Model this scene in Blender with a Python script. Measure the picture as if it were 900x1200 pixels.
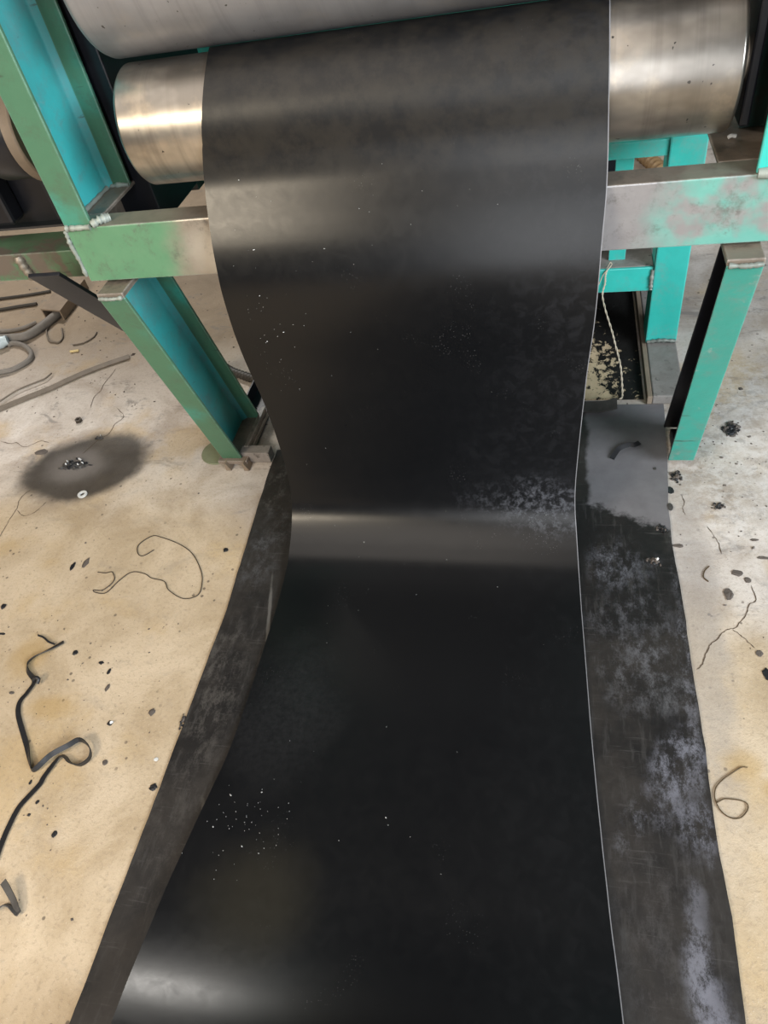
import bpy, math, random
from mathutils import Vector, Matrix
for o in list(bpy.data.objects): bpy.data.objects.remove(o)
SC = bpy.context.scene
COL = SC.collection
random.seed(7)

# ------------------------------------------------------------------ measured shapes (metres; x along the rolls, y away, z up)
BELT = [[-0.6914,0.0798,1.5749,1.1474],[-0.6857,0.0792,1.558,1.1497],[-0.6808,0.0786,1.541,1.1497],[-0.6771,0.0782,1.5241,1.1472],[-0.6748,0.078,1.5077,1.1423],[-0.6738,0.0779,1.4922,1.1352],[-0.6742,0.078,1.4779,1.1259],[-0.6757,0.0783,1.465,1.1147],[-0.6781,0.0788,1.4539,1.1018],[-0.6814,0.0793,1.4447,1.0875],[-0.6855,0.0799,1.4376,1.0719],[-0.6904,0.0805,1.4328,1.0556],[-0.6955,0.0812,1.4303,1.0387],[-0.7001,0.0819,1.4303,1.0216],[-0.7038,0.0825,1.43,1.0126],[-0.7068,0.083,1.4299,1.0035],[-0.7095,0.0834,1.4295,0.9944],[-0.712,0.0839,1.4285,0.985],[-0.7142,0.0843,1.4268,0.9752],[-0.7161,0.0847,1.4247,0.9651],[-0.7177,0.0851,1.4221,0.9549],[-0.7189,0.0855,1.419,0.945],[-0.7198,0.0857,1.4154,0.9355],[-0.7205,0.0859,1.4113,0.9263],[-0.721,0.0859,1.4068,0.9169],[-0.7213,0.086,1.402,0.907],[-0.7215,0.086,1.3968,0.8964],[-0.7215,0.086,1.3912,0.8854],[-0.7215,0.0858,1.3855,0.8739],[-0.7216,0.0853,1.38,0.862],[-0.7217,0.0846,1.3746,0.8498],[-0.7218,0.0839,1.3691,0.8372],[-0.7218,0.0831,1.3639,0.8241],[-0.7218,0.0824,1.359,0.81],[-0.7219,0.0818,1.3544,0.7954],[-0.7222,0.0813,1.3501,0.7802],[-0.7227,0.0809,1.3462,0.7637],[-0.7232,0.0804,1.343,0.745],[-0.7235,0.0798,1.3404,0.7235],[-0.7238,0.0792,1.3384,0.6997],[-0.7241,0.0784,1.337,0.6748],[-0.7243,0.0774,1.336,0.65],[-0.7241,0.0762,1.3358,0.6251],[-0.7236,0.0746,1.3362,0.5997],[-0.7226,0.0728,1.3368,0.5744],[-0.7211,0.071,1.337,0.55],[-0.719,0.0694,1.3366,0.527],[-0.7163,0.068,1.3359,0.505],[-0.7135,0.0669,1.335,0.483],[-0.7109,0.0658,1.334,0.46],[-0.709,0.0647,1.333,0.4357],[-0.7076,0.0635,1.3319,0.4106],[-0.7064,0.0624,1.3306,0.3852],[-0.7054,0.0613,1.329,0.36],[-0.7045,0.0602,1.3272,0.3345],[-0.7038,0.0592,1.3251,0.3088],[-0.7031,0.0583,1.3228,0.2836],[-0.7025,0.0573,1.32,0.26],[-0.7022,0.0565,1.3169,0.2385],[-0.7021,0.0558,1.3136,0.2184],[-0.7021,0.0552,1.3097,0.1992],[-0.7025,0.0549,1.305,0.18],[-0.7034,0.0549,1.2997,0.1602],[-0.7048,0.0554,1.2939,0.1404],[-0.7063,0.0563,1.2872,0.1216],[-0.7075,0.0575,1.279,0.105],[-0.7084,0.059,1.2688,0.0909],[-0.7089,0.0605,1.2571,0.0787],[-0.7092,0.0618,1.2448,0.0682],[-0.7093,0.0629,1.233,0.059],[-0.7094,0.0639,1.222,0.0514],[-0.7094,0.0648,1.2111,0.0455],[-0.7093,0.0655,1.2005,0.0406],[-0.709,0.0663,1.19,0.036],[-0.7086,0.067,1.1803,0.0318],[-0.7082,0.0676,1.1711,0.0282],[-0.7077,0.0683,1.1613,0.025],[-0.7073,0.0691,1.15,0.022],[-0.7071,0.0698,1.1371,0.0192],[-0.707,0.0707,1.1231,0.0166],[-0.7068,0.0715,1.1076,0.0143],[-0.7063,0.0724,1.09,0.0125],[-0.7055,0.0734,1.0705,0.0112],[-0.7046,0.0744,1.0494,0.0104],[-0.7038,0.0757,1.026,0.0099],[-0.7033,0.0772,1.0,0.0095],[-0.7028,0.0788,0.9703,0.0092],[-0.7024,0.0806,0.9375,0.0091],[-0.7021,0.0824,0.9034,0.009],[-0.7017,0.0841,0.87,0.009],[-0.7014,0.0857,0.8377,0.009],[-0.7012,0.0874,0.8056,0.0089],[-0.701,0.089,0.7732,0.009],[-0.7012,0.091,0.74,0.009],[-0.7016,0.0932,0.7043,0.0091],[-0.7025,0.0956,0.6669,0.0091],[-0.7039,0.098,0.631,0.0093],[-0.7059,0.1001,0.6,0.0095],[-0.7085,0.1019,0.5755,0.0098],[-0.7111,0.1034,0.5556,0.0102],[-0.7135,0.1048,0.5379,0.0107],[-0.7158,0.106,0.52,0.0112],[-0.718,0.1072,0.5025,0.0117],[-0.7201,0.1085,0.4862,0.0123],[-0.7222,0.1098,0.4694,0.013],[-0.7243,0.1114,0.45,0.014],[-0.7267,0.1133,0.4259,0.0155],[-0.7291,0.1153,0.3988,0.0173],[-0.7314,0.1173,0.3722,0.0192],[-0.7333,0.1192,0.35,0.021],[-0.7346,0.1207,0.334,0.0225],[-0.7353,0.122,0.3219,0.0239],[-0.7356,0.123,0.3113,0.0253],[-0.7357,0.124,0.3,0.027],[-0.7358,0.1251,0.2875,0.0289],[-0.7358,0.126,0.275,0.0309],[-0.7356,0.127,0.2625,0.0332],[-0.7353,0.1279,0.25,0.0358],[-0.7349,0.1287,0.2375,0.0386],[-0.7344,0.1295,0.225,0.0417],[-0.7336,0.1302,0.2125,0.0452],[-0.7326,0.1307,0.2,0.049],[-0.7315,0.1312,0.1875,0.0532],[-0.7301,0.1316,0.175,0.0578],[-0.7284,0.1319,0.1625,0.0628],[-0.7264,0.1322,0.15,0.0685],[-0.7239,0.1325,0.1375,0.0747],[-0.721,0.1327,0.125,0.0815],[-0.7177,0.1329,0.1125,0.0889],[-0.7143,0.133,0.1,0.097],[-0.7108,0.1332,0.0887,0.1046],[-0.707,0.1332,0.0781,0.1121],[-0.7024,0.1332,0.066,0.1218],[-0.6965,0.133,0.05,0.136],[-0.6898,0.1328,0.0297,0.1555],[-0.6842,0.1325,0.0062,0.1789],[-0.681,0.1323,-0.0203,0.2056],[-0.6799,0.1323,-0.05,0.235],[-0.6797,0.1322,-0.084,0.268],[-0.6797,0.1322,-0.1219,0.3046],[-0.6797,0.1322,-0.1613,0.3427],[-0.6797,0.1322,-0.2,0.38]]
MAT_L = [[-0.8837,1.6664],[-0.8807,1.5134],[-0.8452,0.981],[-0.8446,0.6413],[-0.8437,0.2928],[-0.8438,0.0757]]
MAT_R = [[0.3266,1.8294],[0.3152,1.5751],[0.3047,1.4245],[0.3009,1.2819],[0.3089,1.0864],[0.3117,0.9119],[0.3159,0.7595],[0.3168,0.5403],[0.3244,0.4098],[0.3238,0.2548]]
CRACKS = [[[0.4699,1.1567],[0.4745,1.114],[0.4554,1.098],[0.448,1.0732],[0.4319,1.0505],[0.4181,1.0307],[0.4049,1.0274],[0.3868,1.0144],[0.3734,0.9949],[0.3592,0.9824],[0.3476,0.9612],[0.3401,0.9427],[0.3327,0.9245],[0.3207,0.9127]],[[0.4101,1.0254],[0.4231,1.0147],[0.4353,0.9994],[0.4515,0.978]],[[-1.9827,1.6812],[-1.9301,1.6672],[-1.9038,1.6718],[-1.8614,1.6488],[-1.8335,1.6625],[-1.8081,1.6809],[-1.7674,1.6716]],[[-1.5846,1.8652],[-1.5354,1.8203],[-1.5349,1.7962],[-1.5483,1.7726],[-1.548,1.7352],[-1.5508,1.7122],[-1.5729,1.694],[-1.5885,1.649],[-1.6013,1.6137]],[[-1.6996,1.1893],[-1.7082,1.2603],[-1.7123,1.3045],[-1.7133,1.3499],[-1.7248,1.3805],[-1.7234,1.4121],[-1.7108,1.4363]],[[-1.7089,1.3423],[-1.6766,1.3206],[-1.647,1.3252],[-1.6312,1.3483],[-1.6183,1.3832]],[[-1.7037,2.1119],[-1.7056,2.0673],[-1.7098,2.013],[-1.704,1.9702],[-1.7133,1.9287],[-1.6975,1.8673]],[[0.3942,1.344],[0.4051,1.315],[0.4137,1.2865],[0.4171,1.2501]],[[0.3403,1.4574],[0.3466,1.4319],[0.3398,1.4064],[0.3438,1.3817]]]
THREAD = [[-1.2913,1.1053],[-1.265,1.1035],[-1.2445,1.1077],[-1.2248,1.0776],[-1.2442,1.043],[-1.2738,1.0413],[-1.2614,1.0329],[-1.2292,1.0348],[-1.2086,1.0785],[-1.1819,1.1109],[-1.1388,1.1069],[-1.111,1.093],[-1.0664,1.0832],[-1.0414,1.0546],[-0.9866,1.0285],[-0.9479,1.0424],[-0.9491,1.0806],[-0.9681,1.125],[-1.0137,1.1824],[-1.0691,1.2191],[-1.1448,1.2461],[-1.1771,1.2483],[-1.205,1.2134],[-1.1934,1.1808],[-1.1726,1.172],[-1.1464,1.196]]
LOOP = [[0.3925,0.6941],[0.3804,0.6924],[0.3583,0.6759],[0.3432,0.6638],[0.3284,0.6466],[0.3233,0.6306],[0.3246,0.6156],[0.3305,0.6013],[0.3415,0.5911],[0.3547,0.5878],[0.3675,0.5926],[0.3795,0.607],[0.3812,0.6187],[0.3721,0.6244],[0.3514,0.6254],[0.3396,0.624],[0.3262,0.6158]]
STRIP = [[-1.2777,0.8664],[-1.2961,0.8489],[-1.3132,0.8343],[-1.3375,0.8139],[-1.3464,0.7923],[-1.3336,0.7702],[-1.3011,0.7452],[-1.3032,0.7129],[-1.3102,0.6857],[-1.2965,0.6539],[-1.2593,0.6116],[-1.2272,0.5772],[-1.1893,0.532],[-1.1748,0.5189],[-1.1594,0.5289],[-1.1395,0.5561],[-1.1059,0.5808],[-1.0823,0.5983],[-1.052,0.5842],[-1.0432,0.5619],[-1.0602,0.5435],[-1.0876,0.5458],[-1.1108,0.5591]]
STRIP2 = [[-1.1263,0.5533],[-1.1398,0.5104],[-1.1422,0.4899],[-1.1563,0.4585],[-1.1659,0.4322],[-1.1668,0.396],[-1.1637,0.3577],[-1.1576,0.3228],[-1.1468,0.2777]]
SLIVER = [[-1.3658,0.8805],[-1.3452,0.8751],[-1.3225,0.8631],[-1.3003,0.8567]]
CURL = [[-1.1016,0.2802],[-1.0873,0.2704],[-1.0751,0.2605],[-1.063,0.2507],[-1.0522,0.2393],[-1.046,0.2322],[-1.057,0.2371],[-1.0701,0.2417],[-1.0825,0.2417],[-1.0932,0.2322],[-1.104,0.2227]]
HOSE1 = [[-2.5256,2.3471],[-2.3823,2.3323],[-2.2775,2.3328],[-2.2352,2.3497],[-2.2067,2.4069],[-2.1854,2.4793],[-2.1727,2.5544],[-2.1706,2.6182]]
HOSE2 = [[-2.5615,2.4025],[-2.4243,2.4007],[-2.349,2.4093],[-2.3059,2.4266],[-2.2655,2.4644]]
HOSE3 = [[-2.3083,2.2898],[-2.2848,2.3012],[-2.22,2.2788],[-2.1557,2.2259],[-2.1358,2.1767],[-2.1586,2.1303],[-2.1915,2.1025],[-2.2703,2.0822]]
STAPLE = [[-2.1866,2.4255],[-2.1766,2.3918],[-2.1264,2.3241],[-2.0931,2.3096],[-2.067,2.3081],[-2.0707,2.3464],[-2.111,2.4139]]
WIRE_ARC = [[-1.9882,2.285],[-1.9618,2.2897],[-1.9386,2.3009],[-1.9156,2.3371],[-1.918,2.3755]]
FLATBAR = [[-2.1413,1.8139],[-2.0779,1.8744],[-2.0149,1.9254],[-1.9334,1.9874],[-1.8564,2.0617],[-1.7721,2.126],[-1.6758,2.185]]
WIRE_LONG = [[-2.1378,1.8703],[-2.1145,1.896],[-2.0721,1.9696],[-2.0077,2.0225],[-1.984,2.0439],[-1.9746,2.0772]]
CORD1 = [[-2.6351,2.59],[-2.5404,2.5899],[-2.4409,2.6112],[-2.3569,2.6262]]
CORD2 = [[-2.6848,2.6681],[-2.6027,2.6914],[-2.4706,2.7102],[-2.3442,2.7368]]
CHAN = [[-2.2479,2.5082],[-2.1349,2.4855],[-2.1376,2.7454],[-2.2705,2.7898]]
CORRHOSE = [[-1.2327,2.0927],[-1.1844,2.0535],[-1.1184,2.0199],[-1.0523,1.9921],[-0.9656,1.9794]]
BROWNHOSE = [[0.362,3.6853],[0.3911,3.6012],[0.4191,3.52],[0.4491,3.4322]]
WIREHOOK = [[0.3825,1.2101],[0.3733,1.1989],[0.3684,1.1906],[0.3652,1.1797],[0.3663,1.1719],[0.3748,1.1618]]
FLAKE = [[0.1648,1.5917],[0.1752,1.6135],[0.1879,1.6319],[0.2149,1.6468],[0.2292,1.6468],[0.2441,1.658]]
PTS = {"nut":[-1.7047,1.7887],"washer":[-1.5012,1.4169],"clump":[-1.6008,1.5535],"clump2":[-1.5729,1.694],"disc":[-1.0838,1.6241],"fitting":[-2.3408,2.2788],"stick1":[-1.9729,2.2321],"stick2":[-1.9359,2.2393],"scrap50":[-1.7715,1.6219],"stain":[-1.5729,1.5579]}
DEBRIS = [["r",0.5064,1.7284,0.0389,0.0344],["r",0.4445,1.1918,0.0155,0.0121],["r",0.4646,1.1719,0.0096,0.0105],["r",0.4163,1.1256,0.0133,0.0205],["r",0.4583,0.9652,0.0089,0.0112],["r",0.4638,0.9137,0.0087,0.0173],["r",0.4998,1.3014,0.012,0.0057],["r",0.5102,1.2434,0.0175,0.0069],["r",0.4303,1.4183,0.0148,0.0189],["r",0.5562,1.9155,0.0072,0.0084],["r",0.3167,1.2739,0.0165,0.0072],["r",0.3355,1.5236,0.0223,0.0239],["r",0.3132,1.4732,0.0132,0.0165],["l",-1.2299,0.838,0.01,0.0089],["l",-1.1385,0.8141,0.0085,0.0062],["l",-1.1051,0.7915,0.006,0.0097],["l",-1.0884,0.7462,0.007,0.014],["l",-1.0368,0.6533,0.009,0.0086],["l",-1.0048,0.5576,0.0075,0.0079],["l",-0.8605,0.515,0.0112,0.0103],["l",-1.049,0.3898,0.0081,0.0086],["l",-1.1333,0.4226,0.0052,0.0045],["l",-1.1276,0.452,0.0053,0.0055],["l",-1.1692,0.493,0.0043,0.0067],["l",-0.85,0.6778,0.0108,0.0172],["l",-0.9195,1.2059,0.0106,0.0095],["l",-1.7715,1.6219,0.0315,0.0179],["l",-1.3475,1.1378,0.0113,0.0224],["l",-1.5336,0.9684,0.0111,0.0116],["l",-1.4847,0.879,0.0134,0.0067],["l",-1.3495,0.7089,0.0098,0.0047],["l",-1.3863,1.1229,0.0085,0.0191],["l",-0.881,0.5788,0.0063,0.0059],["l",-0.94,0.6917,0.0111,0.0109],["m",0.2794,1.3251,0.0127,0.0211],["m",0.2524,1.2147,0.0184,0.0168],["m",0.3074,1.4056,0.0086,0.0158],["m",0.2792,1.5537,0.0057,0.007]]
CAM_AXES = [[0.973243, 0.1704, -0.154151], [-0.021255, 0.734751, 0.678004], [0.228795, -0.656586, 0.718713]]
# ------------------------------------------------------------------ camera, world, lights, exposure
cd = bpy.data.cameras.new('camera'); cam = bpy.data.objects.new('camera', cd); COL.objects.link(cam)
cd.sensor_fit = 'VERTICAL'; cd.sensor_height = 36.0; cd.lens = 840/1200*36.0; cd.clip_start = 0.02
r_, u_, b_ = [Vector(a) for a in CAM_AXES]
mw = Matrix((r_, u_, b_)).transposed().to_4x4(); mw.translation = Vector((0, 0, 1.5))
cam.matrix_world = mw
SC.camera = cam
w = bpy.data.worlds.new('world'); SC.world = w; w.use_nodes = True
w.node_tree.nodes['Background'].inputs[0].default_value = (0.86, 0.88, 0.92, 1)
w.node_tree.nodes['Background'].inputs[1].default_value = 0.035
def area(name, loc, target, sx, sy, power, col):
    l = bpy.data.lights.new(name, 'AREA'); l.shape = 'RECTANGLE'; l.size = sx; l.size_y = sy
    l.energy = power; l.color = col
    o = bpy.data.objects.new(name, l); COL.objects.link(o); o.location = loc
    o.rotation_euler = (Vector(target)-Vector(loc)).to_track_quat('-Z', 'Y').to_euler()
    return o
area('daylight_doorway', (0.2, -4.8, 2.2), (0.2, 1.0, 1.5), 1.3, 4.2, 105, (0.95, 0.97, 1.0))
area('daylight_side_window', (3.7, -1.5, 2.7), (-0.3, 1.2, 0.4), 2.6, 2.0, 310, (0.84, 0.93, 1.0))
area('warm_front_lamp', (-2.7, -2.2, 2.75), (-0.8, 1.0, 0.3), 1.3, 0.55, 78, (1.0, 0.86, 0.66))
area('roof_skylight', (-1.6, -1.0, 4.6), (-1.6, -1.0, 0), 3.9, 4.2, 88, (1.0, 0.90, 0.80))
area('rear_lamp', (-2.9, 4.1, 2.6), (-0.65, 0.15, 0.12), 0.7, 0.22, 60, (1.0, 0.96, 0.9))
vs = SC.view_settings
SC.display_settings.display_device = 'sRGB'
vs.view_transform = 'Standard'; vs.look = 'None'; vs.gamma = 1.0; vs.use_curve_mapping = False
vs.exposure = 0.4
# ------------------------------------------------------------------ helpers
class MB:
    def __init__(s): s.v = []; s.f = []; s.sm = []; s.mi = []
    def add(s, vs, fs, smooth=False, mi=0):
        n = len(s.v); s.v += [tuple(v) for v in vs]
        for f in fs: s.f.append(tuple(i+n for i in f)); s.sm.append(smooth); s.mi.append(mi)
        return s
    def box(s, x0, x1, y0, y1, z0, z1, mi=0):
        v = [(x, y, z) for z in (z0, z1) for y in (y0, y1) for x in (x0, x1)]
        return s.add(v, [(0,2,3,1),(4,5,7,6),(0,1,5,4),(2,6,7,3),(0,4,6,2),(1,3,7,5)], mi=mi)
    def extrude(s, poly, p0, p1, U, V, mi=0, k1=1.0, faces=None):
        p0, p1, U, V = map(Vector, (p0, p1, U, V)); n = len(poly)
        a = [p0+U*u+V*v for u, v in poly]; b = [p1+U*u+V*(v*k1) for u, v in poly]
        fs = [(i, (i+1) % n, n+(i+1) % n, n+i) for i in range(n)]
        fs += [tuple(range(n-1, -1, -1)), tuple(range(n, 2*n))]
        k0 = len(s.mi); s.add(a+b, fs, mi=mi)
        for q, m_ in (faces or {}).items(): s.mi[k0+q] = m_
        return s
    def tube(s, pts, r, seg=8, mi=0, rfun=None):
        pts = [Vector(p) for p in pts]; vs = []; fs = []; N = len(pts); up = None
        for i, p in enumerate(pts):
            t = (pts[min(i+1, N-1)]-pts[max(i-1, 0)]).normalized()
            if up is None: up = t.orthogonal().normalized()
            up = (up-t*up.dot(t)); up = up.normalized() if up.length > 1e-6 else t.orthogonal().normalized()
            sd = t.cross(up); rr = rfun(i) if rfun else r
            for k in range(seg):
                a = 2*math.pi*k/seg; vs.append(p+up*(math.cos(a)*rr)+sd*(math.sin(a)*rr))
        for i in range(N-1):
            for k in range(seg):
                k2 = (k+1) % seg; fs.append((i*seg+k, i*seg+k2, (i+1)*seg+k2, (i+1)*seg+k))
        s.add(vs, fs, True, mi)
        return s.add(vs[:seg], [tuple(range(seg-1, -1, -1))], mi=mi).add(vs[-seg:], [tuple(range(seg))], mi=mi)
    def lathe(s, prof, c, seg=64, mi=0, smooth=True):      # profile (x, r) turned about the x axis through c
        cx, cy, cz = c; vs = []; fs = []; n = len(prof)
        for x, r in prof:
            for k in range(seg):
                a = 2*math.pi*k/seg; vs.append((cx+x, cy+r*math.cos(a), cz+r*math.sin(a)))
        for i in range(n-1):
            for k in range(seg):
                k2 = (k+1) % seg; fs.append((i*seg+k, (i+1)*seg+k, (i+1)*seg+k2, i*seg+k2))
        s.add(vs, fs, smooth, mi)
        s.add(vs[:seg], [tuple(range(seg))], mi=mi)
        return s.add(vs[-seg:], [tuple(range(seg-1, -1, -1))], mi=mi)
    def build(s, name, mat, parent=None, origin=None, bevel=0.0, seg=2, sharp=True):
        me = bpy.data.meshes.new(name)
        org = Vector(origin) if origin is not None else (wpos(parent) if parent else Vector((0, 0, 0)))
        me.from_pydata([tuple(Vector(v)-org) for v in s.v], [], s.f); me.validate(); 
        for p, a, m in zip(me.polygons, s.sm, s.mi): p.use_smooth = a; p.material_index = m
        for m in (mat if isinstance(mat, (list, tuple)) else [mat]): me.materials.append(m)
        o = bpy.data.objects.new(name, me); COL.objects.link(o)
        import bmesh
        bm = bmesh.new(); bm.from_mesh(me); bmesh.ops.recalc_face_normals(bm, faces=bm.faces); bm.to_mesh(me); bm.free()
        if parent: o.parent = parent; o.location = org-wpos(parent)
        else: o.location = org
        if bevel:
            b = o.modifiers.new('bevel', 'BEVEL'); b.width = bevel; b.segments = seg; b.limit_method = 'ANGLE'; b.angle_limit = math.radians(40)
        return o
def wpos(o):
    p = Vector(o.location)
    while o.parent: o = o.parent; p = p+Vector(o.location)
    return p
def thing(name, label, cat, loc, group=None):
    o = bpy.data.objects.new(name, None); COL.objects.link(o); o.location = loc; o.empty_display_size = .05
    return tag(o, label, cat, group)
def tag(o, label, cat=None, group=None, kind=None):
    if label: o['label'] = label
    if cat: o['category'] = cat
    if group: o['group'] = group
    if kind: o['kind'] = kind
    return o
def spline(P, n=6):
    P = [Vector(p) for p in P]; Q = [2*P[0]-P[1]]+P+[2*P[-1]-P[-2]]; out = []
    for i in range(1, len(Q)-2):
        a, b, c, d = Q[i-1:i+3]
        for k in range(n):
            t = k/n; out.append(.5*(2*b+(c-a)*t+(2*a-5*b+4*c-d)*t*t+(3*b-a-3*c+d)*t**3))
    return out+[P[-1]]

# ------------------------------------------------------------------ materials
class NT:
    def __init__(s, name):
        s.m = bpy.data.materials.new(name); s.m.use_nodes = True; s.t = s.m.node_tree; s.n = s.t.nodes; s.l = s.t.links
        s.b = s.n['Principled BSDF']; s.pos = s.n.new('ShaderNodeNewGeometry').outputs['Position']
    def set(s, sock, v):
        if hasattr(v, 'is_linked') or isinstance(v, bpy.types.NodeSocket): s.l.new(v, sock)
        else: sock.default_value = (*v, 1) if isinstance(v, tuple) and len(v) == 3 and sock.type == 'RGBA' else v
    def mapped(s, scale=(1, 1, 1), loc=(0, 0, 0), vec=None):
        n = s.n.new('ShaderNodeMapping'); s.l.new(vec or s.pos, n.inputs[0]); n.inputs['Scale'].default_value = scale; n.inputs['Location'].default_value = loc
        return n.outputs[0]
    def noise(s, scale, detail=4, rough=.55, vec=None, dist=0.0, col=False):
        n = s.n.new('ShaderNodeTexNoise'); s.l.new(vec or s.pos, n.inputs['Vector'])
        n.inputs['Scale'].default_value = scale; n.inputs['Detail'].default_value = detail; n.inputs['Roughness'].default_value = rough; n.inputs['Distortion'].default_value = dist
        return n.outputs['Color' if col else 'Fac']
    def voro(s, scale, vec=None, feature='F1', rnd=1.0):
        n = s.n.new('ShaderNodeTexVoronoi'); n.feature = feature; s.l.new(vec or s.pos, n.inputs['Vector']); n.inputs['Scale'].default_value = scale; n.inputs['Randomness'].default_value = rnd
        return n.outputs['Distance']
    def ramp(s, fac, a, b, lo=0.0, hi=1.0):
        n = s.n.new('ShaderNodeMapRange'); n.interpolation_type = 'SMOOTHSTEP'; s.set(n.inputs[0], fac)
        n.inputs[1].default_value = a; n.inputs[2].default_value = b; n.inputs[3].default_value = lo; n.inputs[4].default_value = hi
        return n.outputs[0]
    def mix(s, f, a, b):
        n = s.n.new('ShaderNodeMix'); n.data_type = 'RGBA'; s.set(n.inputs[0], f); s.set(n.inputs[6], a); s.set(n.inputs[7], b)
        return n.outputs[2]
    def math(s, op, a, b=0.0, clamp=False):
        n = s.n.new('ShaderNodeMath'); n.operation = op; n.use_clamp = clamp; s.set(n.inputs[0], a); s.set(n.inputs[1], b)
        return n.outputs[0]
    def sep(s, vec=None):
        n = s.n.new('ShaderNodeSeparateXYZ'); s.l.new(vec or s.pos, n.inputs[0]); return n.outputs
    def blob(s, c, rx, ry, rz=0, jitter=.35, nscale=9, soft=.25, angle=0):   # 1 inside an uneven patch around c
        v = s.n.new('ShaderNodeVectorMath'); v.operation = 'SUBTRACT'; s.l.new(s.pos, v.inputs[0]); v.inputs[1].default_value = c
        vec = v.outputs[0]
        if angle:
            q = s.n.new('ShaderNodeVectorRotate'); q.rotation_type = 'Z_AXIS'; s.l.new(vec, q.inputs['Vector']); q.inputs['Angle'].default_value = angle; vec = q.outputs[0]
        m = s.n.new('ShaderNodeMapping'); s.l.new(vec, m.inputs[0]); m.inputs['Scale'].default_value = (1/rx, 1/ry, 1/rz if rz else 0)
        ln = s.n.new('ShaderNodeVectorMath'); ln.operation = 'LENGTH'; s.l.new(m.outputs[0], ln.inputs[0])
        d = s.math('ADD', ln.outputs['Value'], s.math('MULTIPLY', s.math('SUBTRACT', s.noise(nscale, 5, .6), .5), jitter*3))
        return s.ramp(d, 1.0+soft, 1.0-soft, 0.0, 1.0)
    def edges(s, r=.006):
        bv = s.n.new('ShaderNodeBevel'); bv.samples = 4; bv.inputs['Radius'].default_value = r
        d = s.n.new('ShaderNodeVectorMath'); d.operation = 'DOT_PRODUCT'; s.l.new(bv.outputs[0], d.inputs[0]); s.l.new(s.n.new('ShaderNodeNewGeometry').outputs['True Normal'], d.inputs[1])
        return s.math('MULTIPLY', s.ramp(d.outputs['Value'], .97, .80), s.ramp(s.noise(26, 4, .6), .30, .55))
    def bump(s, h, strength=.3, dist=.002):
        n = s.n.new('ShaderNodeBump'); n.inputs['Strength'].default_value = strength; n.inputs['Distance'].default_value = dist; s.set(n.inputs['Height'], h)
        s.l.new(n.outputs[0], s.b.inputs['Normal'])
    def out(s, col, rough, metal=0.0, spec=.5):
        s.set(s.b.inputs['Base Color'], col); s.set(s.b.inputs['Roughness'], rough); s.set(s.b.inputs['Metallic'], metal); s.b.inputs['Specular IOR Level'].default_value = spec
        return s.m

def m_paint(name, base, spray, amt, wear_col, wear, seed):
    t = NT(name); v = t.mapped(loc=(seed, seed*2, seed*3))
    big = t.noise(4.5, 3, .5, v); sp = t.ramp(big, amt+.09, amt-.09, 1, 0) if amt < .5 else t.ramp(big, .5-.12, .5+.12)
    sp = t.ramp(big, 1-amt-.10, 1-amt+.10)
    c = t.mix(sp, base, spray)
    c = t.mix(t.math('MULTIPLY', t.noise(38, 5, .65, v), .35), c, tuple(x*.6 for x in base))
    wn = t.math('ADD', t.math('MULTIPLY', t.noise(7, 6, .65, v, .6), .75), t.math('MULTIPLY', t.noise(60, 4, .6, v), .25))
    wm = t.ramp(wn, 1-wear-.06, 1-wear+.05)
    c = t.mix(wm, c, wear_col)
    streak = t.ramp(t.noise(22, 4, .6, t.mapped((.3, 1, 2.5), (seed, 0, 1))), .66, .74)
    c = t.mix(t.math('MULTIPLY', streak, .75), c, (.04, .045, .036))
    c = t.mix(t.math('MULTIPLY', t.ramp(t.noise(11, 9, .8, v, .2), .47, .66), .62), c, tuple(.45*a_+.30*b_ for a_, b_ in zip(base, wear_col)))
    c = t.mix(t.math('MULTIPLY', t.edges(), .85), c, tuple(min(.75, .35+.8*a_) for a_ in spray))
    t.bump(t.noise(120, 5, .6), .25, .0015)
    return t.out(c, t.math('ADD', t.math('MULTIPLY', t.noise(18, 3, .5, v), .3), .25), 0.0)
STEELBROWN = (.13, .105, .085)
M = {}
M['post_left'] = m_paint('green_turquoise_paint_left', (.075, .185, .108), (.045, .33, .26), .38, STEELBROWN, .30, 1.3)
M['web'] = m_paint('sprayed_cyan_paint', (.07, .36, .37), (.05, .47, .48), .5, (.30, .36, .36), .33, 6.6)
M['post_right'] = m_paint('turquoise_paint', (.045, .30, .24), (.032, .355, .285), .5, (.33, .33, .30), .36, 5.1)
M['turq'] = m_paint('bright_turquoise_paint', (.03, .48, .41), (.04, .55, .48), .5, (.42, .45, .42), .33, 9.7)
M['green'] = m_paint('dull_green_paint', (.085, .15, .085), (.10, .20, .11), .5, STEELBROWN, .50, 3.9)
M['dark_green'] = m_paint('dark_teal_steel', (.012, .045, .038), (.012, .06, .052), .5, (.03, .03, .028), .48, 8.2)

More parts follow.
